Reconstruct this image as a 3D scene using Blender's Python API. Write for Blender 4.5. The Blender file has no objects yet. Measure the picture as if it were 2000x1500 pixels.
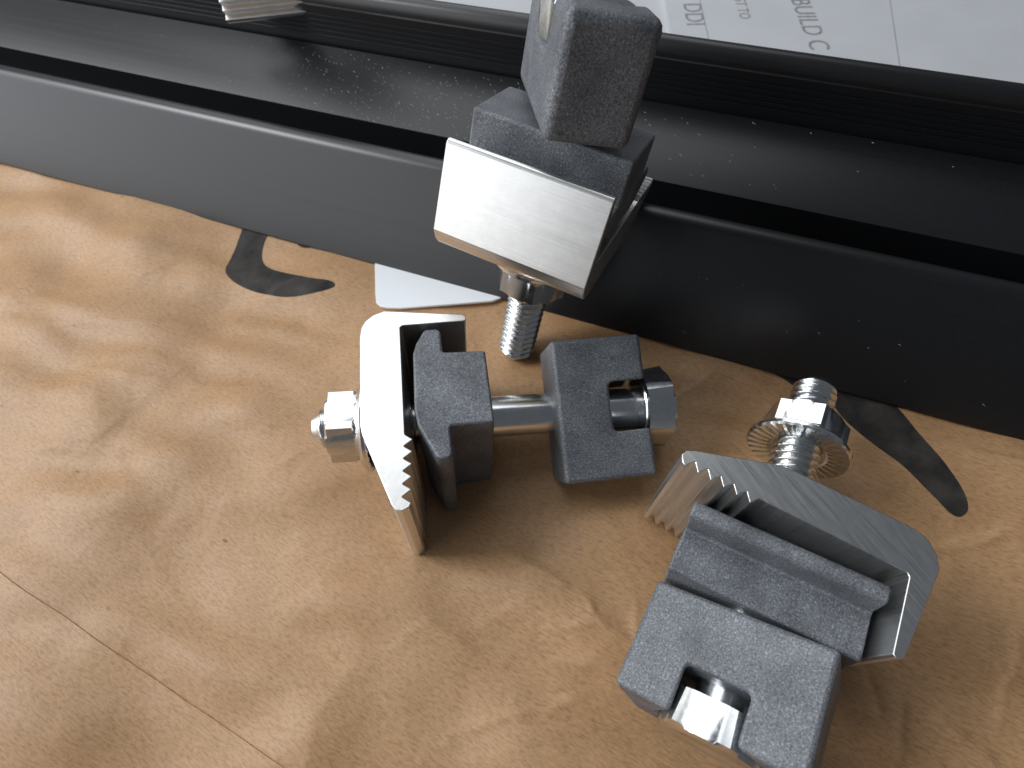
import bpy, bmesh, math, random
import numpy as np
from mathutils import Matrix, Vector, Euler

MM = 0.001
scene = bpy.context.scene
C = scene.collection

# ------------------------------------------------------------------ camera
cam_d = bpy.data.cameras.new('camera')
cam = bpy.data.objects.new('camera', cam_d)
C.objects.link(cam)
cam_d.sensor_width = 36.0
cam_d.lens = 1108.3 / 2000 * 36.0
cam_d.clip_start = 0.005
cam_d.clip_end = 20.0
cam.matrix_world = Matrix.Translation((0, 0, 107.84 * MM)) @ Matrix.Rotation(0.567, 4, 'X') @ Matrix.Rotation(-0.093, 4, 'Z')
cam_d.dof.use_dof = True
cam_d.dof.focus_distance = 0.092
cam_d.dof.aperture_fstop = 36.0
scene.camera = cam

# ------------------------------------------------------------------ world and lamps
world = bpy.data.worlds.new('World')
scene.world = world
world.use_nodes = True
bg = world.node_tree.nodes['Background']
bg.inputs[0].default_value = (0.80, 0.88, 1.0, 1)
bg.inputs[1].default_value = 0.125


def area(name, loc, target, sx, sy, power, col):
    l = bpy.data.lights.new(name, 'AREA')
    l.shape = 'RECTANGLE'
    l.size = sx
    l.size_y = sy
    l.energy = power
    l.color = col
    o = bpy.data.objects.new(name, l)
    C.objects.link(o)
    o.location = loc
    o.rotation_euler = (Vector(target) - Vector(loc)).to_track_quat('-Z', 'Y').to_euler()
    return o


area('window_light', (-0.62, -0.04, 0.25), (0.0, 0.02, 0.10), 1.0, 0.56, 4.2, (0.92, 0.96, 1.0))
area('bevel_highlight_light', (-0.56, 0.19, 0.56), (0.0, 0.06, 0.0), 0.30, 0.23, 4.4, (0.95, 0.98, 1.0))  # added lamp, there to give the front rail's rounded edge its bright line
area('skylight_light', (-0.14, 0.64, 0.73), (0.0, 0.06, 0.0), 0.84, 0.88, 5.2, (0.94, 0.97, 1.0))

scene.view_settings.view_transform = 'Standard'
scene.view_settings.look = 'None'
scene.view_settings.exposure = -0.28
scene.view_settings.gamma = 1.0
scene.render.engine = 'CYCLES'
scene.render.resolution_x = 1024
scene.render.resolution_y = 768


# ------------------------------------------------------------------ materials
def mat(name):
    m = bpy.data.materials.new(name)
    m.use_nodes = True
    nt = m.node_tree
    return m, nt, nt.nodes['Principled BSDF']


def node(nt, kind, **kw):
    n = nt.nodes.new(kind)
    for k, v in kw.items():
        if k in n.inputs:
            n.inputs[k].default_value = v
        else:
            setattr(n, k, v)
    return n


def coords(nt, scale=(1, 1, 1), rot=(0, 0, 0)):
    tc = nt.nodes.new('ShaderNodeTexCoord')
    out = tc.outputs['Object']
    if any(rot):
        mr = nt.nodes.new('ShaderNodeMapping')
        mr.inputs['Rotation'].default_value = rot
        nt.links.new(out, mr.inputs['Vector'])
        out = mr.outputs['Vector']
    mp = nt.nodes.new('ShaderNodeMapping')
    mp.inputs['Scale'].default_value = scale
    nt.links.new(out, mp.inputs['Vector'])
    return mp.outputs['Vector']


def ramp(nt, fac, stops):
    r = nt.nodes.new('ShaderNodeValToRGB')
    el = r.color_ramp.elements
    while len(el) < len(stops):
        el.new(0.5)
    for e, (p, c) in zip(el, stops):
        e.position = p
        e.color = (c[0], c[1], c[2], 1)
    nt.links.new(fac, r.inputs['Fac'])
    return r.outputs['Color']


def bump(nt, height, bsdf, strength, dist):
    b = nt.nodes.new('ShaderNodeBump')
    b.inputs['Strength'].default_value = strength
    b.inputs['Distance'].default_value = dist
    nt.links.new(height, b.inputs['Height'])
    nt.links.new(b.outputs['Normal'], bsdf.inputs['Normal'])
    return b


def m_paper():
    m, nt, b = mat('kraft paper')
    v = coords(nt)
    n1 = node(nt, 'ShaderNodeTexNoise', Scale=45.0, Detail=5.0, Roughness=0.6)
    nt.links.new(v, n1.inputs['Vector'])
    v2 = coords(nt, (800, 2900, 900), (0, 0, math.radians(33)))
    n2 = node(nt, 'ShaderNodeTexNoise', Scale=1.0, Detail=3.0, Roughness=0.65)
    nt.links.new(v2, n2.inputs['Vector'])
    c1 = ramp(nt, n1.outputs['Fac'], [(0.3, (0.38, 0.212, 0.098)), (0.7, (0.455, 0.27, 0.134))])
    c2 = ramp(nt, n2.outputs['Fac'], [(0.28, (0.62, 0.59, 0.54)), (0.5, (1, 1, 1)), (0.72, (1.22, 1.24, 1.27))])
    mx = node(nt, 'ShaderNodeMixRGB', blend_type='MULTIPLY')
    mx.inputs['Fac'].default_value = 0.8
    nt.links.new(c1, mx.inputs['Color1'])
    nt.links.new(c2, mx.inputs['Color2'])
    # a few dark flecks in the pulp
    vo = node(nt, 'ShaderNodeTexVoronoi', Scale=55.0)
    v3 = coords(nt, (1, 2.2, 1), (0, 0, math.radians(30)))
    nt.links.new(v3, vo.inputs['Vector'])
    fl = ramp(nt, vo.outputs['Distance'], [(0.022, (0.35, 0.3, 0.25)), (0.05, (1, 1, 1))])
    mx2 = node(nt, 'ShaderNodeMixRGB', blend_type='MULTIPLY')
    mx2.inputs['Fac'].default_value = 0.8
    nt.links.new(mx.outputs['Color'], mx2.inputs['Color1'])
    nt.links.new(fl, mx2.inputs['Color2'])
    nt.links.new(mx2.outputs['Color'], b.inputs['Base Color'])
    b.inputs['Roughness'].default_value = 0.52
    b.inputs['Specular IOR Level'].default_value = 0.5
    bump(nt, n2.outputs['Fac'], b, 0.5, 0.00015)
    return m


def m_cast():
    """sand-blasted dark grey casting"""
    m, nt, b = mat('grey sandblasted casting')
    v = coords(nt)
    n1 = node(nt, 'ShaderNodeTexNoise', Scale=3500.0, Detail=3.0, Roughness=0.75)
    nt.links.new(v, n1.inputs['Vector'])
    n3 = node(nt, 'ShaderNodeTexNoise', Scale=150.0, Detail=4.0)
    nt.links.new(v, n3.inputs['Vector'])
    c1 = ramp(nt, n1.outputs['Fac'], [(0.30, (0.05, 0.053, 0.058)), (0.48, (0.135, 0.143, 0.157)), (0.58, (0.185, 0.196, 0.213)), (0.72, (0.38, 0.40, 0.43))])
    c2 = ramp(nt, n3.outputs['Fac'], [(0.3, (0.72, 0.72, 0.73)), (0.5, (1, 1, 1)), (0.72, (1.28, 1.28, 1.27))])
    mx = node(nt, 'ShaderNodeMixRGB', blend_type='MULTIPLY')
    mx.inputs['Fac'].default_value = 1.0
    nt.links.new(c1, mx.inputs['Color1'])
    nt.links.new(c2, mx.inputs['Color2'])
    vo = node(nt, 'ShaderNodeTexVoronoi', Scale=85.0)
    nt.links.new(v, vo.inputs['Vector'])
    pit = ramp(nt, vo.outputs['Distance'], [(0.03, (0.35, 0.35, 0.35)), (0.06, (1, 1, 1))])
    mp = node(nt, 'ShaderNodeMixRGB', blend_type='MULTIPLY')
    mp.inputs['Fac'].default_value = 0.75
    nt.links.new(mx.outputs['Color'], mp.inputs['Color1'])
    nt.links.new(pit, mp.inputs['Color2'])
    nt.links.new(mp.outputs['Color'], b.inputs['Base Color'])
    b.inputs['Roughness'].default_value = 0.5
    b.inputs['Metallic'].default_value = 0.15
    bump(nt, n1.outputs['Fac'], b, 0.4, 0.00012)
    return m


def m_alu():
    """mill finish aluminium with saw and extrusion marks"""
    m, nt, b = mat('mill finish aluminium')
    v = coords(nt, (5200, 120, 40), (0, 0, math.radians(32)))
    n1 = node(nt, 'ShaderNodeTexNoise', Scale=1.0, Detail=4.0, Roughness=0.65)
    nt.links.new(v, n1.inputs['Vector'])
    n2 = node(nt, 'ShaderNodeTexNoise', Scale=420.0, Detail=4.0, Roughness=0.7)
    nt.links.new(coords(nt), n2.inputs['Vector'])
    c = ramp(nt, n2.outputs['Fac'], [(0.3, (0.82, 0.81, 0.79)), (0.62, (0.88, 0.875, 0.86)), (0.75, (0.95, 0.95, 0.94))])
    st = ramp(nt, n1.outputs['Fac'], [(0.3, (0.86, 0.86, 0.85)), (0.6, (1, 1, 1))])
    mx = node(nt, 'ShaderNodeMixRGB', blend_type='MULTIPLY')
    mx.inputs['Fac'].default_value = 1.0
    nt.links.new(c, mx.inputs['Color1'])
    nt.links.new(st, mx.inputs['Color2'])
    nt.links.new(mx.outputs['Color'], b.inputs['Base Color'])
    b.inputs['Metallic'].default_value = 1.0
    r = ramp(nt, n1.outputs['Fac'], [(0.3, (0.27, 0.27, 0.27)), (0.7, (0.42, 0.42, 0.42))])
    nt.links.new(r, b.inputs['Roughness'])
    bump(nt, n1.outputs['Fac'], b, 0.3, 0.00005)
    return m


def m_zinc():
    m, nt, b = mat('zinc plated steel')
    n2 = node(nt, 'ShaderNodeTexNoise', Scale=240.0, Detail=3.0)
    nt.links.new(coords(nt), n2.inputs['Vector'])
    c = ramp(nt, n2.outputs['Fac'], [(0.3, (0.70, 0.74, 0.78)), (0.55, (0.80, 0.81, 0.80)), (0.75, (0.82, 0.79, 0.68))])
    nt.links.new(c, b.inputs['Base Color'])
    b.inputs['Metallic'].default_value = 1.0
    n1 = node(nt, 'ShaderNodeTexNoise', Scale=1500.0, Detail=3.0)
    nt.links.new(coords(nt), n1.inputs['Vector'])
    r = ramp(nt, n1.outputs['Fac'], [(0.3, (0.15, 0.15, 0.15)), (0.75, (0.26, 0.26, 0.26))])
    nt.links.new(r, b.inputs['Roughness'])
    return m


def m_rail():
    m, nt, b = mat('black anodised aluminium')
    v = coords(nt, (8, 1400, 1400))
    n1 = node(nt, 'ShaderNodeTexNoise', Scale=1.0, Detail=3.0)
    nt.links.new(v, n1.inputs['Vector'])
    n2 = node(nt, 'ShaderNodeTexNoise', Scale=3000.0, Detail=2.0)
    nt.links.new(coords(nt), n2.inputs['Vector'])
    c = ramp(nt, n2.outputs['Fac'], [(0.35, (0.005, 0.0055, 0.0065)), (0.7, (0.009, 0.0095, 0.011))])
    nt.links.new(c, b.inputs['Base Color'])
    r = ramp(nt, n1.outputs['Fac'], [(0.3, (0.34, 0.34, 0.34)), (0.7, (0.38, 0.38, 0.38))])
    nt.links.new(r, b.inputs['Roughness'])
    b.inputs['Specular IOR Level'].default_value = 0.62
    bump(nt, n2.outputs['Fac'], b, 0.12, 0.00003)
    return m


def m_plain(name, col, rough=0.6, var=0.08, scale=120.0, bumpd=0.0):
    m, nt, b = mat(name)
    n2 = node(nt, 'ShaderNodeTexNoise', Scale=scale, Detail=4.0, Roughness=0.6)
    nt.links.new(coords(nt), n2.inputs['Vector'])
    lo = [x * (1 - var) for x in col]
    hi = [min(1, x * (1 + var)) for x in col]
    c = ramp(nt, n2.outputs['Fac'], [(0.3, lo), (0.7, hi)])
    nt.links.new(c, b.inputs['Base Color'])
    b.inputs['Roughness'].default_value = rough
    if bumpd:
        bump(nt, n2.outputs['Fac'], b, 0.4, bumpd)
    return m


PAPER = m_paper()
CAST = m_cast()
ALU = m_alu()
ZINC = m_zinc()
RAIL = m_rail()
INK = m_plain('dark printing ink', (0.028, 0.024, 0.021), 0.85, 0.85, 170.0)
SHEET = m_plain('white printed paper', (0.52, 0.53, 0.55), 0.6, 0.04, 40.0, 0.0002)
CARD = m_plain('white coated card', (0.80, 0.82, 0.85), 0.4, 0.02)
GREYINK = m_plain('grey printing ink', (0.24, 0.24, 0.25), 0.6, 0.4, 700.0)
DUSTM = m_plain('pale dust', (0.42, 0.43, 0.44), 0.8, 0.3, 300.0)
EDGE = m_plain('brown paper edge', (0.22, 0.17, 0.13), 0.8, 0.2)


# ------------------------------------------------------------------ mesh helpers (all dimensions in millimetres)
def link(name, me, material, parent=None, smooth=35, bevel=0.0, seg=2):
    me.materials.clear()
    me.materials.append(material)
    o = bpy.data.objects.new(name, me)
    C.objects.link(o)
    if parent is not None:
        o.parent = parent
    if smooth:
        for p in me.polygons:
            p.use_smooth = True
        me.set_sharp_from_angle(angle=math.radians(smooth))
    if bevel:
        md = o.modifiers.new('bevel', 'BEVEL')
        md.width = bevel * MM
        md.segments = seg
        md.limit_method = 'ANGLE'
        md.angle_limit = math.radians(38)
        md.use_clamp_overlap = True
        md.harden_normals = False
        md.miter_outer = 'MITER_ARC'
        wn = o.modifiers.new('weighted_normal', 'WEIGHTED_NORMAL')
        wn.keep_sharp = True
        wn.weight = 90
    return o


def mesh(verts, faces, name='mesh', fix=True):
    me = bpy.data.meshes.new(name)
    me.from_pydata([(x * MM, y * MM, z * MM) for x, y, z in verts], [], faces)
    if fix:
        bm = bmesh.new()
        bm.from_mesh(me)
        bmesh.ops.remove_doubles(bm, verts=bm.verts, dist=1e-7)
        bmesh.ops.recalc_face_normals(bm, faces=bm.faces)
        bm.to_mesh(me)
        bm.free()
    me.update()
    return me


def extrude(poly, f0, f1):
    """poly: list of 2D points; f0/f1 map a 2D point to a 3D point at either end"""
    n = len(poly)
    v = [f0(*p) for p in poly] + [f1(*p) for p in poly]
    f = [tuple(range(n))[::-1], tuple(range(n, 2 * n))]
    for i in range(n):
        j = (i + 1) % n
        f.append((i, j, n + j, n + i))
    return mesh(v, f)


def lathe_levels(levels, n=48):
    """levels: list of (u, radius function of angle); axis along X; closed at both ends"""
    v, f = [], []
    for u, rf in levels:
        for i in range(n):
            a = 2 * math.pi * i / n
            r = rf(a)
            v.append((u, r * math.cos(a), r * math.sin(a)))
    m = len(levels)
    for k in range(m - 1):
        for i in range(n):
            j = (i + 1) % n
            f.append((k * n + i, k * n + j, (k + 1) * n + j, (k + 1) * n + i))
    f.append(tuple(range(n))[::-1])
    f.append(tuple(range((m - 1) * n, m * n)))
    return mesh(v, f)


def hexr(af):
    def g(a, af=af):
        s = math.pi / 3
        x = (a + s / 2) % s - s / 2
        return af / 2 / math.cos(x)
    return g


def tag(o, label, cat, group=None):
    o['label'] = label
    o['category'] = cat
    if group:
        o['group'] = group
    return o


def structure(o):
    o['kind'] = 'structure'
    return o


# ------------------------------------------------------------------ kraft paper ground
_GR = {}


def gnoise(x, y, seed):
    N = 256
    if seed not in _GR:
        ang = np.random.default_rng(seed).uniform(0, 2 * np.pi, (N, N))
        _GR[seed] = (np.cos(ang), np.sin(ang))
    gx, gy = _GR[seed]
    xi, yi = np.floor(x).astype(int), np.floor(y).astype(int)
    fx, fy = x - xi, y - yi
    sx = fx * fx * fx * (fx * (fx * 6 - 15) + 10)
    sy = fy * fy * fy * (fy * (fy * 6 - 15) + 10)

    def dt(i, j):
        a, b = (xi + i) % N, (yi + j) % N
        return gx[a, b] * (fx - i) + gy[a, b] * (fy - j)
    a = dt(0, 0) + sx * (dt(1, 0) - dt(0, 0))
    b = dt(0, 1) + sx * (dt(1, 1) - dt(0, 1))
    return a + sy * (b - a)


CREASES = [  # x0, y0, x1, y1, width, height
    (54.3, 8, 54, 0, 0.9, 0.83), (54, 0, 43, -4, 0.8, 0.6), (58, 2, 54, -8, 0.8, 0.52), (74, 24, 90, 26, 1, 1.05), (76, 24, 66, 27, 1.4, 0.6),
    (60, 14, 66, 4, 1, 0.52), (15, 8.4, 4, 11.7, 1.2, 0.6), (9, 22, 12, 17, 0.8, 0.75), (12, 17, 17, 12, 0.9, 0.68), (3, 17, 12, 17.5, 1, 0.52),
    (17, 12, 18, 20, 1, 0.52), (-4, 4.8, 6, 6, 1, 0.68), (-4, 4.8, -16, 2, 1.4, 0.52), (-80, 78, -100, 84, 2.4, 0.45), (-80, 78, -52, 72, 2.4, 0.3),
    (-83, 76, -95, 60, 2.1, 0.23), (-60, 44, -30, 30, 2.4, 0.26), (-70, 52, -50, 40, 2.25, 0.23), (-45, 90, -20, 86, 2.4, 0.26), (-30, 14, -12, 24, 2.4, 0.3),
    (88, 44, 104, 36, 0.9, 0.8), (62, -2, 72, -12, 0.9, 0.7), (84, 18, 92, 4, 0.9, 0.6), (24, 4, 36, -6, 0.9, 0.6), (-2, 30, 8, 22, 1, 0.6), (-20, 20, -6, 12, 1.2, 0.7), (-110, 66, -86, 58, 2.1, 0.4),
    (-72, 30, -48, 24, 1.95, 0.3), (-100, 110, -84, 122, 2.1, 0.4), (-64, 88, -48, 96, 1.8, 0.3), (-40, 60, -56, 50, 2.1, 0.3), (28, 58, 44, 66, 1, 0.5), (-14, -6, 4, -12, 1, 0.7),
    (82, 6, 96, 12, 1, 0.75), (70, -4, 80, 10, 1, 0.45), (-120, 100, -80, 96, 3, 0.38), (20, 40, 34, 46, 1.2, 0.45)]


def paper_z(x, y):
    x = np.asarray(x, float)
    y = np.asarray(y, float)
    wx = x + 6 * gnoise(x / 30, y / 30, 11)
    wy = y + 6 * gnoise(x / 30 + 40, y / 30 + 9, 12)
    al = 0.94 * wx - 0.34 * wy
    ac = 0.34 * wx + 0.94 * wy
    h = 3.0 * gnoise(wx / 62 + 3, wy / 40 + 7, 1) + 2.7 * gnoise(wx / 27 + 13, wy / 19 + 5, 2) + 2.4 * gnoise(al / 46 + 70, ac / 13 + 40, 7)
    h += 1.1 * gnoise(al / 18 + 20, ac / 9 + 60, 8)
    rd = 1 - np.abs(gnoise(wx / 38 + 5, wy / 24 + 20, 3)) * 2.2
    h += 0.5 * np.clip(rd, 0, 1) ** 3 * np.clip(0.5 + 2 * gnoise(x / 45 + 4, y / 45 + 30, 31), 0, 1)
    rd = 1 - np.abs(gnoise(wx / 17 + 51, wy / 14 + 2, 4)) * 2.4
    h += 0.10 * np.clip(rd, 0, 1) ** 3 * np.clip(0.3 + 2.2 * gnoise(x / 30 + 14, y / 30 + 3, 32), 0, 1)
    h += 0.10 * gnoise(wx / 6 + 50, wy / 5 + 3, 5) + 0.03 * gnoise(x / 2.2 + 9, y / 2.0 + 3, 6)
    px = x + 0.9 * gnoise(x / 4 + 8, y / 4 + 8, 9)
    py = y + 0.9 * gnoise(x / 4 + 28, y / 4 + 1, 10)
    for x0, y0, x1, y1, w, a in CREASES:
        dx, dy = x1 - x0, y1 - y0
        L2 = dx * dx + dy * dy
        t = np.clip(((px - x0) * dx + (py - y0) * dy) / L2, 0, 1)
        dd = np.hypot(px - x0 - t * dx, py - y0 - t * dy)
        sd = np.sign((px - x0) * dy - (py - y0) * dx)
        h += a * np.exp(-dd / (0.75 * w)) * (1 - 0.55 * np.abs(2 * t - 1)) + 0.35 * a * sd * np.exp(-(dd / (4 * w)) ** 2) * np.tanh(dd / w) * (1 - np.abs(2 * t - 1))
    # pressed flat where the parts and the rails lie
    for cx, cy, rx, ry, z in ((-19, 42, 20, 26, -1.9), (40, 22, 26, 20, -0.4), (2, 76, 10, 10, 0.0), (-20, 97, 18, 9, -0.3), (-12, 108, 24, 12, -0.3)):
        g = np.exp(-(((x - cx) / rx) ** 2 + ((y - cy) / ry) ** 2))
        h = h * (1 - 0.8 * g) + z * g
    o = 0.4403 * x + 0.8979 * y
    k = 1 / (1 + np.exp(-(o - 84) / 3.0))
    h = h * (1 - k) - 0.25 * k
    return h


def axis(parts):
    out = []
    for a, b, st in parts:
        out.append(np.arange(a, b, st))
    out.append(np.array([parts[-1][1]]))
    return np.concatenate(out)


gx = axis([(-420, -220, 10), (-220, -115, 1.5), (-115, 110, 0.55), (110, 240, 2.0), (240, 420, 10)])
gy = axis([(-150, -60, 5), (-60, -14, 1.5), (-14, 118, 0.55), (118, 260, 2.0), (260, 520, 10)])
X, Y = np.meshgrid(gx, gy)
Z = paper_z(X, Y)
nx, ny = len(gx), len(gy)
me = bpy.data.meshes.new('kraft_paper')
co = np.stack([X, Y, Z], -1).reshape(-1, 3) * MM
ii = np.arange(ny * nx).reshape(ny, nx)
quads = np.stack([ii[:-1, :-1], ii[:-1, 1:], ii[1:, 1:], ii[1:, :-1]], -1).reshape(-1)
me.vertices.add(len(co))
me.vertices.foreach_set('co', co.ravel())
me.loops.add(len(quads))
me.loops.foreach_set('vertex_index', quads.astype(np.int32))
nq = len(quads) // 4
me.polygons.add(nq)
me.polygons.foreach_set('loop_start', np.arange(0, nq * 4, 4, dtype=np.int32))
me.polygons.foreach_set('use_smooth', np.ones(nq, dtype=bool))
me.update(calc_edges=True)
paper = structure(link('kraft_paper', me, PAPER, None, smooth=0))
paper['label'] = 'crumpled brown kraft paper spread under everything'

# overlapping lower flap whose edge runs across the bottom left
SEAM = [(-170, 77), (-103, 37.1), (-86.5, 27.15), (-69.2, 16.3), (-54.8, 7.7), (-41.3, -0.1), (-8, -20), (40, -50)]
sx = np.array([p[0] for p in SEAM])
sy = np.array([p[1] for p in SEAM])
fv, ff = [], []
cols = np.arange(-165, 36, 1.0)
rows = np.concatenate([[0, 0.12, 0.6], np.arange(1.6, 14, 1.0), np.arange(15, 120, 4.0)])
for a in cols:
    yb = np.interp(a, sx, sy) + 0.15 * gnoise(np.array([a / 9]), np.array([2.5]), 21)[0]
    for k, r in enumerate(rows):
        px, py = a - 0.52 * r, yb - 0.85 * r
        lift = -0.05 if k == 0 else 0.2 + 0.1 * math.exp(-r / 5)
        fv.append((px, py, lift))
_q = np.array(fv)
_q[:, 2] += paper_z(_q[:, 0], _q[:, 1])
fv = [tuple(p) for p in _q]
nr = len(rows)
for i in range(len(cols) - 1):
    for k in range(nr - 1):
        ff.append((i * nr + k, i * nr + k + 1, (i + 1) * nr + k + 1, (i + 1) * nr + k))
link('paper_flap', mesh(fv, ff), PAPER, paper, smooth=60)


def catmull(pts, n=5):
    out = []
    m = len(pts)
    for i in range(m):
        p0, p1, p2, p3 = (np.array(pts[(i + k) % m], float) for k in (-1, 0, 1, 2))
        for s in range(n):
            t = s / n
            out.append(tuple(0.5 * (2 * p1 + (p2 - p0) * t + (2 * p0 - 5 * p1 + 4 * p2 - p3) * t * t + (3 * p1 - p0 - 3 * p2 + p3) * t ** 3)))
    return out


def decal(name, pts, lift, material, parent):
    """flat print that follows the paper surface"""
    pts = catmull(pts, 4)
    bm = bmesh.new()
    vs = [bm.verts.new((x, y, 0)) for x, y in pts]
    bm.faces.new(vs)
    bmesh.ops.triangulate(bm, faces=bm.faces[:])
    for _ in range(4):
        ed = [e for e in bm.edges if e.calc_length() > 1.2]
        if not ed:
            break
        bmesh.ops.subdivide_edges(bm, edges=ed, cuts=1)
        bmesh.ops.triangulate(bm, faces=bm.faces[:])
    zs = paper_z(np.array([v.co.x for v in bm.verts]), np.array([v.co.y for v in bm.verts]))
    for v, z in zip(bm.verts, zs):
        v.co.z = float(z) + lift
    bmesh.ops.recalc_face_normals(bm, faces=bm.faces)
    for v in bm.verts:
        v.co *= MM
    m2 = bpy.data.meshes.new(name)
    bm.to_mesh(m2)
    bm.free()
    return link(name, m2, material, parent, smooth=60)


HOOK = [(-71.94, 127.6), (-73.08, 122.07), (-73.86, 117.28), (-73.57, 112.88), (-71.13, 109.43), (-66.77, 106.18), (-61.64, 103.43), (-56.74, 101.6), (-51.39, 100.94), (-46.18, 101.52), (-43.61, 102.25), (-42.87, 102.86), (-43.24, 103.96), (-45.21, 105.1), (-49.35, 106.34), (-54.34, 108.6), (-59.49, 111.46), (-62.57, 113.73), (-64.32, 116.05), (-65.01, 118.65), (-64.84, 121.98), (-64.24, 124.52), (-63.61, 127.93), (-71.28, 132.13)]
HOOK2 = [(-59.5, 126.5), (-57.0, 123.0), (-54.2, 119.6), (-51.6, 118.7), (-48.4, 119.0), (-45.5, 118.8), (-43.84, 121.5), (-47.09, 126), (-58.89, 129)]
SWOOSH = [(69.11, 55.75), (72.45, 48.03), (75.57, 40.82), (77.3, 35.77), (78.72, 32.51), (79.74, 30.58), (81.02, 29.65), (82.66, 30.2), (83.62, 31.52), (84.21, 34.04), (84.27, 37.75), (83.92, 42.21), (82.8, 47.54), (81.36, 52.54), (79.85, 56.49), (78.65, 58.83), (76.13, 62.17), (72.06, 63.3), (68.31, 62.37)]
SWOOSH2 = [(56.29, 67.14), (59.83, 63.99), (62.34, 61.42), (65.82, 58.67), (69.39, 62.25), (66.39, 66.41), (60.29, 68.79)]
for pts, lb in ((HOOK, 'dark printed hook-shaped stroke'), (HOOK2, None), (SWOOSH, 'dark printed curved swoosh stroke'), (SWOOSH2, None)):
    o = decal('printed_mark', pts, 0.07, INK, paper)
    if lb:
        o['label'] = lb

# white card corner poking out from under the rail
CARDP = [(-33.2, 112.6), (-32.4, 99.8), (-32.0, 96.3), (-31.0, 94.9), (-29.1, 94.15), (-26.1, 93.6), (-19.7, 93.5), (-3.1, 93.2), (3.4, 95.4), (12, 104), (4, 112), (-17, 116)]
cm = extrude([(x, y) for x, y in CARDP], lambda x, y: (x, y, -0.1), lambda x, y: (x, y, 0.55))
tag(link('white_card', cm, CARD, None, 30, 0.12), 'white card corner sticking out from under the front black rail', 'card')

# ------------------------------------------------------------------ rails
RYAW = -0.456


def rail_frame(name, label):
    e = bpy.data.objects.new(name, None)
    e.empty_display_size = 0.02
    C.objects.link(e)
    e.rotation_euler = (0, 0, RYAW)
    tag(e, label, 'rail')
    return e


def arc(cx, cy, r, a0, a1, n=6):
    return [(cx + r * math.cos(math.radians(a0 + (a1 - a0) * i / n)), cy + r * math.sin(math.radians(a0 + (a1 - a0) * i / n))) for i in range(n + 1)]


# front rail: (o, z) section, o = distance across the rail direction
sec = [(84.0, 0.0), (84.0, 0.35)] + [(95.9, 23.3)] + arc(98.65, 22.0, 3.0, 152, 66, 14) + [(100.0, 24.4), (100.3, 5.0), (100.8, 4.5), (116.0, 4.5)] + \
    [(117.2, 17.5), (135.0, 25.4), (135.5, 25.4), (135.7, 25.0), (135.7, 0.0)]
rf = rail_frame('mounting_rail', 'long black anodised mounting rail nearest the clamps, lying on the kraft paper')
me = extrude(sec, lambda o, z: (-620, o, z), lambda o, z: (520, o, z))
link('rail_body', me, RAIL, rf, 25)

sec2 = [(136.4, 0.0), (136.4, 27.4)]
zz = 27.4
for k in range(5):      # fine extrusion ribs
    sec2 += [(136.4, zz + 0.35), (136.6, zz + 0.45), (136.6, zz + 0.75), (136.4, zz + 0.85)]
    zz += 1.35
sec2 += [(136.4, 35.4), (136.9, 35.6), (136.9, 36.4)] + arc(139.4, 36.9, 2.4, 175, 55, 7) + [(141.0, 38.4), (141.2, 4), (172, 4), (172, 0)]
rb = rail_frame('mounting_rail', 'second black rail with fine ribs, standing behind the front rail')
me = extrude(sec2, lambda o, z: (-620, o, z), lambda o, z: (520, o, z))
link('rail_body', me, RAIL, rb, 25)

# dust on the front rail
random.seed(4)
dv, df = [], []
cy, sy_ = math.cos(RYAW), math.sin(RYAW)
for i in range(540):
    t = random.gauss(-85, 36) if i < 510 else random.uniform(-10, 110)
    o_ = random.uniform(117.6, 134.5) if i < 520 else random.uniform(85.5, 93.5)
    if o_ >= 100:
        z = np.interp(o_, [117.2, 135.0], [17.5, 25.4])
    else:
        z = 0.35 + (o_ - 84.0) / 12.4 * 23.85
    x, y = cy * t - sy_ * o_, sy_ * t + cy * o_
    L = random.uniform(0.4, 2.4) * random.random() + 0.35
    wd = random.uniform(0.05, 0.10)
    a = math.radians(-62 + random.gauss(0, 9))
    ca, sa = math.cos(a), math.sin(a)
    b0 = len(dv)
    for (p, q, r) in ((-L / 2, 0, 0), (0, -wd / 2, 0), (L / 2, 0, 0), (0, wd / 2, 0), (0, 0, wd * 0.8)):
        dv.append((x + p * ca - q * sa, y + p * sa + q * ca, z + 0.03 + r))
    df += [(b0, b0 + 1, b0 + 4), (b0 + 1, b0 + 2, b0 + 4), (b0 + 2, b0 + 3, b0 + 4), (b0 + 3, b0, b0 + 4)]
dust = link('dust', mesh(dv, df, fix=False), DUSTM, None, 0)
dust['kind'] = 'stuff'
dust['label'] = 'pale dust and lint specks on the black rail'
dust['category'] = 'dust'

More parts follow.
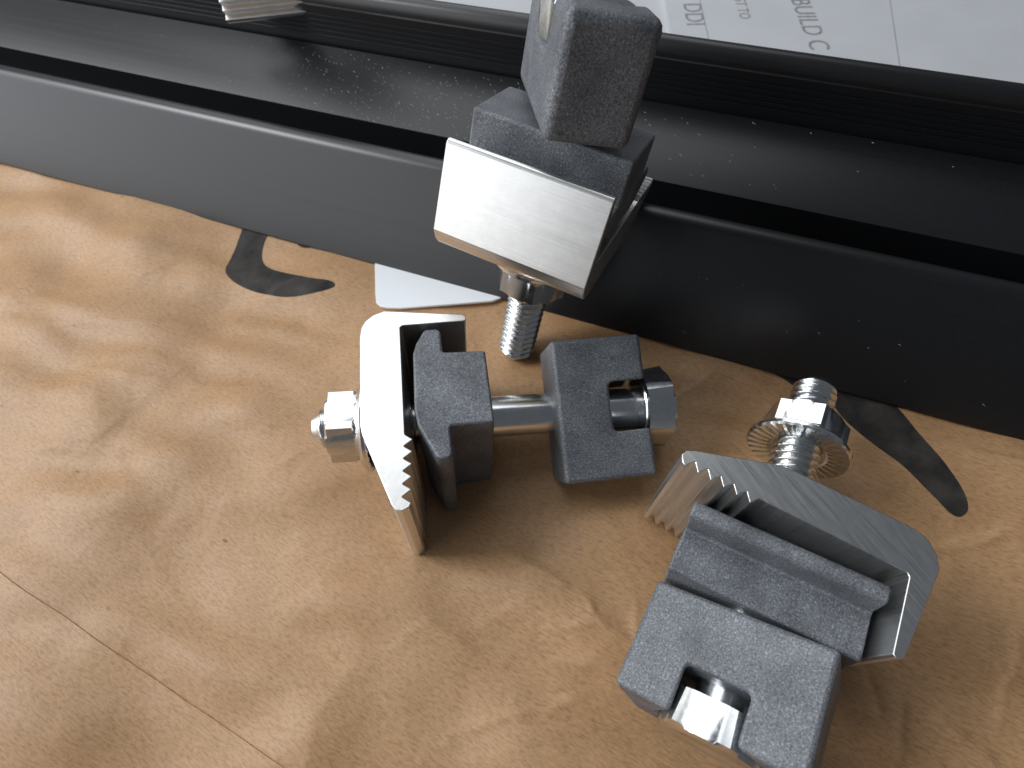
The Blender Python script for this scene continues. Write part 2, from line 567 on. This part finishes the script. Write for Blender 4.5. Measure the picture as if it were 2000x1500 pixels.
# ------------------------------------------------------------------ clamp parts (local frame X = u along bolt, Y = -v, Z = w)
E_ = 28.3      # extrusion length
VB = 15.63     # bolt position along the plate
PLATE = [(0, 21.0), (0, 3.4), (0.25, 1.4), (1.0, 0.0), (2.4, -1.2), (4.4, -1.95), (18.7, 0.25), (19.2, 0.7), (19.3, 1.3), (19.0, 1.75),
         (7.6, 1.7), (7.15, 2.1), (7.15, 23.6)]
tv = 24.6
for k in range(6):
    u = 8.45 - 0.15 * k
    PLATE += [(u, tv), (u - 1.55, tv + 1.05)] if k < 5 else [(u, tv)]
    tv += 2.12
PLATE += [(7.3, 35.9), (6.2, 36.4), (5.2, 36.0), (4.6, 35.0), (1.2, 25.4), (0.3, 22.8)]
CLIP = [(9.2, 7.1), (9.8, 5.2), (11.2, 2.6), (11.8, 2.2), (13.8, 2.2), (14.4, 2.8), (14.4, 7.4), (22.0, 7.8), (22.0, 22.2), (14.6, 22.1), (14.6, 27.2), (14.0, 27.8), (12.6, 27.8), (11.9, 27.2), (9.3, 21.4), (8.9, 18.6)]


def plate_mesh(longer=0.0):
    prof = [(u, v + (longer if v > 20 else 0.0)) for u, v in PLATE]
    return extrude(prof, lambda u, v: (u, -v, 0), lambda u, v: (u, -v, E_))


def clip_mesh(phi=0.0, du=0.0, L=28.0):
    """clip turned by phi about the bolt; its extrusion is along w when phi = 0"""
    c, s = math.cos(phi), math.sin(phi)

    def f(w):
        def g(u, v):
            a, b = v - VB + 0.65, w
            return (u + du, -(VB + c * a - s * b), E_ / 2 + s * a + c * b)
        return g
    return extrude(CLIP, f(-L / 2), f(L / 2))


JL, JW, JT, JS, JA = 17.4, 26.8, 13.7, 7.1, 8.8


def jaw_mesh(u0, phi):
    w, t, a, b = JW / 2, JT / 2, JA / 2, 7.9
    u1, u2 = u0 + JL - JS, u0 + JL
    c, s = math.cos(phi), math.sin(phi)

    def P(u, q, h):
        return (u, -(VB + c * q - s * h), E_ / 2 + s * q + c * h)
    v, f = [], []

    def add(u, pts):
        i0 = len(v)
        v.extend(P(u, *p) for p in pts)
        return list(range(i0, i0 + len(pts)))
    outl = [(-w, -t), (-a, -t), (a, -t), (w, -t), (w, t), (a, t), (-a, t), (-w, t)]
    A = add(u0, outl)
    B = add(u1, outl)
    f.append(A[::-1])
    for i in range(8):
        j = (i + 1) % 8
        f.append((A[i], A[j], B[j], B[i]))
    mL = add(u1, [(-b, 0)])[0]
    mR = add(u1, [(b, 0)])[0]
    f.append((B[1], B[2], mR, B[5], B[6], mL))
    Lp = add(u2, [(-w, -t), (-a, -t), (-b, 0), (-a, t), (-w, t)])
    Lb = [B[0], B[1], mL, B[6], B[7]]
    Rp = add(u2, [(w, -t), (w, t), (a, t), (b, 0), (a, -t)])
    Rb = [B[3], B[4], B[5], mR, B[2]]
    for top, bot in ((Lp, Lb), (Rp, Rb)):
        f.append(top)
        for i in range(5):
            j = (i + 1) % 5
            f.append((bot[i], bot[j], top[j], top[i]))
    return mesh(v, f)


def thread_mesh(u0, u1, r=4.12, depth=0.8, p=1.55):
    """external screw thread along X from the tip u0 to u1"""
    n, st = 28, 0.16
    us = np.arange(u0 + 0.9, u1, st)
    v, f = [], []
    for k, u in enumerate(us):
        for i in range(n):
            a = 2 * math.pi * i / n
            ph = ((u / p) - i / n) % 1.0
            tri = abs(2 * ph - 1)
            tri = min(1.0, max(0.0, (tri - 0.10) / 0.78))
            rr = r - depth * (1 - tri)
            rr = min(rr, r - 0.95 + (u - u0 - 0.9) * 0.9) if u - u0 < 2.2 else rr
            v.append((u, rr * math.cos(a), rr * math.sin(a)))
    m = len(us)
    for k in range(m - 1):
        for i in range(n):
            j = (i + 1) % n
            f.append((k * n + i, k * n + j, (k + 1) * n + j, (k + 1) * n + i))
    # chamfered tip
    i0 = len(v)
    for i in range(n):
        a = 2 * math.pi * i / n
        v.append((u0, 2.5 * math.cos(a), 2.5 * math.sin(a)))
    for i in range(n):
        j = (i + 1) % n
        f.append((i0 + i, i0 + j, j, i))
    f.append(tuple(range(i0, i0 + n))[::-1])
    return mesh(v, f)


def nut_mesh(u0, h=6.0, af=13.0):
    g = hexr(af)
    return lathe_levels([(u0, lambda a: min(g(a), 6.45)), (u0 - 0.001, lambda a: min(g(a), 6.6)), (u0 - 0.45, lambda a: g(a)), (u0 - h + 0.45, lambda a: g(a)), (u0 - h, lambda a: min(g(a), 6.55))], 96)


def flange_mesh(u0):
    """serrated flange; its bearing side is at u0 and it narrows towards smaller u"""
    n = 120
    v, f = [], []
    rings = [(3.9, -0.9, 0), (4.7, -0.75, 0), (5.2, -0.15, 0.0), (6.1, 0.0, 0.12), (8.6, 0.0, 0.22), (8.95, -0.35, 0.1), (8.95, -1.0, 0), (8.5, -1.5, 0), (6.4, -2.6, 0), (3.9, -2.7, 0)]
    for r, du, ser in rings:
        for i in range(n):
            a = 2 * math.pi * i / n
            s = (i % 4) / 3.0
            v.append((u0 + du - ser * s, r * math.cos(a), r * math.sin(a)))
    m = len(rings)
    for k in range(m):
        k2 = (k + 1) % m
        for i in range(n):
            j = (i + 1) % n
            f.append((k * n + i, k * n + j, k2 * n + j, k2 * n + i))
    return mesh(v, f)


def head_mesh(u0, h=5.6, af=14.0):
    g = hexr(af)
    return lathe_levels([(u0 - 0.25, lambda a: 5.7), (u0, lambda a: 5.9), (u0 + 0.001, lambda a: min(g(a), 7.35)), (u0 + h - 0.75, lambda a: g(a)), (u0 + h - 0.35, lambda a: min(g(a), 7.05)), (u0 + h, lambda a: min(g(a), 6.2)), (u0 + h + 0.0005, lambda a: 5.6), (u0 + h - 0.12, lambda a: 5.3)], 96)


def place(o, euler_off=None):
    return o


def make_clamp(label, M, tip, head, nut_u, clip_phi, clip_du, jaw_u, jaw_phi, head_turn, nut_turn, bolt_fix=(0, 0, 0, 0), with_jaw=True, jaw_bevel=0.8, longer=0.0):
    """bolt_fix: shift in v and w at the tip and at the head, for a bolt that sits a little skew in its hole"""
    e = bpy.data.objects.new('panel_clamp', None)
    e.empty_display_size = 0.01
    C.objects.link(e)
    e.matrix_world = M
    tag(e, label, 'clamp', 'panel clamps')
    link('clamp_plate', plate_mesh(longer), ALU, e, 28, 0.14, 2)
    if not with_jaw:
        return e
    link('grey_clip', clip_mesh(clip_phi, clip_du), CAST, e, 30, 0.5, 3)
    link('jaw_block', jaw_mesh(jaw_u, jaw_phi), CAST, e, 30, jaw_bevel, 3)
    # bolt axis
    dv0, dw0, dv1, dw1 = bolt_fix
    p0 = Vector((tip, -(VB + dv0), E_ / 2 + dw0)) * MM
    p1 = Vector((head, -(VB + dv1), E_ / 2 + dw1)) * MM
    q = Vector((1, 0, 0)).rotation_difference((p1 - p0).normalized())
    base = Matrix.Translation(p1) @ q.to_matrix().to_4x4()      # origin under the head

    def put(o, turn=0.0, off=0.0):
        o.matrix_local = base @ Matrix.Translation((off * MM, 0, 0)) @ Matrix.Rotation(turn, 4, 'X')
        return o
    L = head - tip
    thr = 27.0
    shank = put(link('bolt', lathe_levels([(-L + thr - 0.4, lambda a: 3.4), (-L + thr, lambda a: 3.95), (0.1, lambda a: 3.95)], 40), ZINC, e, 30))
    t = link('bolt_thread', thread_mesh(-L, -L + thr), ZINC, shank, 50)
    h = link('bolt_head', head_mesh(0.0), ZINC, shank, 25)
    h.matrix_local = Matrix.Rotation(head_turn, 4, 'X')
    nut = put(link('flange_nut', nut_mesh(-2.2, 5.4), ZINC, e, 25), nut_turn, nut_u - head)
    link('nut_flange', flange_mesh(0.0), ZINC, nut, 25)
    return e


def frame(loc, R, s=1.0):
    return Matrix.Translation(Vector(loc) * MM) @ R.to_4x4() @ Matrix.Scale(s, 4)


def RX(a):
    return Matrix.Rotation(a, 3, 'X')


def RY(a):
    return Matrix.Rotation(a, 3, 'Y')


def RZ(a):
    return Matrix.Rotation(a, 3, 'Z')


# clamp lying left of centre, its profile facing up
make_clamp('clamp at the centre, white cut end facing up, long bare bolt shank',
           frame((-29.26, 68.57, 0), RZ(0.054) @ RX(0.051) @ RY(0.093)), -10.9, 52.0, -0.1, 0.0, 0.0, 34.5, -0.41, 0.0, math.radians(30), (-2.0, 0.3, 0.4, 0))
# clamp leaning on the rail with its bolt pointing down
make_clamp('clamp leaning on the front rail, bright plate towards the viewer and threaded bolt end down',
           frame((-11.09, 76.92, 35.57), RZ(-2.4) @ RY(-1.9) @ RX(-1.26) @ RZ(0.035)), -31.0, 34.0, -4.0, 0.0, 0.0, 23.4, -3.69, 0.2, math.radians(-5), jaw_bevel=1.5, longer=4.5)
# clamp lying lower right
make_clamp('clamp at lower right with serrated flange nut backed off and hex head in its block',
           frame((54.61, 21.27, 0), RZ(-2.17) @ RX(-0.073) @ RY(0.002), 0.953), -29.0, 34.3, -12.4, math.radians(90) - 0.15, -1.5, 21.3, -0.47, -0.05, math.radians(-2), (1.9, 0, 0, 0))

# orientation of the loose plate: teeth towards the viewer, arm hanging over the rear rail
TR = RZ(math.radians(28)) @ Matrix(((-0.440, 0, -0.898), (-0.898, 0, 0.440), (0, 1, 0))) @ RZ(math.radians(12))
_tip = TR @ Vector((7.0, -36.0, 14.0))
_want = Vector((-55.0, 175.5, 32.5))
TX, TY_, TZ = _want - _tip
# loose clamp plate resting on the rear rail, mostly above the picture
make_clamp('bare aluminium clamp plate at top left, only its toothed end in view',
           Matrix.Translation(Vector((TX, TY_, TZ)) * MM) @ TR.to_4x4(), 0, 0, 0, 0, 0, 0, 0, 0, 0, with_jaw=False)


# ------------------------------------------------------------------ printed sheets behind the rails
def sheet(name, corners, z0, z1, material, label, cat):
    m = extrude(corners, lambda x, y: (x, y, z0), lambda x, y: (x, y, z1))
    return tag(link(name, m, material, None, 30), label, cat)


low = sheet('paper_sheet', [(-150, 262), (64, 180), (140, 330), (-60, 420)], 0.2, 0.9, SHEET, 'blank white sheet lying behind the rear rail at the top', 'paper')
book = sheet('instruction_booklet', [(66.9 - 8, 205.1 - 56), (66.9 + 260, 205.1 - 98), (66.9 + 285, 205.1 + 80), (66.9 + 17, 205.1 + 120)], 1.0, 3.0, SHEET, 'white printed instruction booklet at top right with grey lettering', 'booklet')


def text(body, x, y, z, size, yaw, parent, material):
    cu = bpy.data.curves.new('lettering', 'FONT')
    cu.body = body
    cu.size = size * MM
    cu.extrude = 0.00002
    cu.materials.append(material)
    tmp = bpy.data.objects.new('lettering_source', cu)
    C.objects.link(tmp)
    bpy.context.view_layer.update()
    tm = bpy.data.meshes.new_from_object(tmp.evaluated_get(bpy.context.evaluated_depsgraph_get()))
    bpy.data.objects.remove(tmp)
    o = bpy.data.objects.new('lettering', tm)
    C.objects.link(o)
    o.location = (x * MM, y * MM, z * MM)
    o.rotation_euler = (0, 0, yaw)
    o.parent = parent
    return o


TY = math.radians(-98.5)
text('DDI', 76.0, 226, 3.05, 9.5, TY, book, GREYINK)
text('TEST TO', 96.0, 232, 3.05, 5.5, TY, book, GREYINK)
text('BUILD C', 114.5, 222, 3.05, 9.5, TY, book, GREYINK)
for x0, y0, x1, y1 in ((84.5, 240, 78, 196), (152, 226, 131, 168)):
    dx, dy = x1 - x0, y1 - y0
    L = math.hypot(dx, dy)
    px, py = -dy / L * 0.12, dx / L * 0.12
    m = extrude([(x0 + px, y0 + py), (x0 - px, y0 - py), (x1 - px, y1 - py), (x1 + px, y1 + py)], lambda x, y: (x, y, 3.0), lambda x, y: (x, y, 3.04))
    link('ruled_line', m, GREYINK, book, 0)
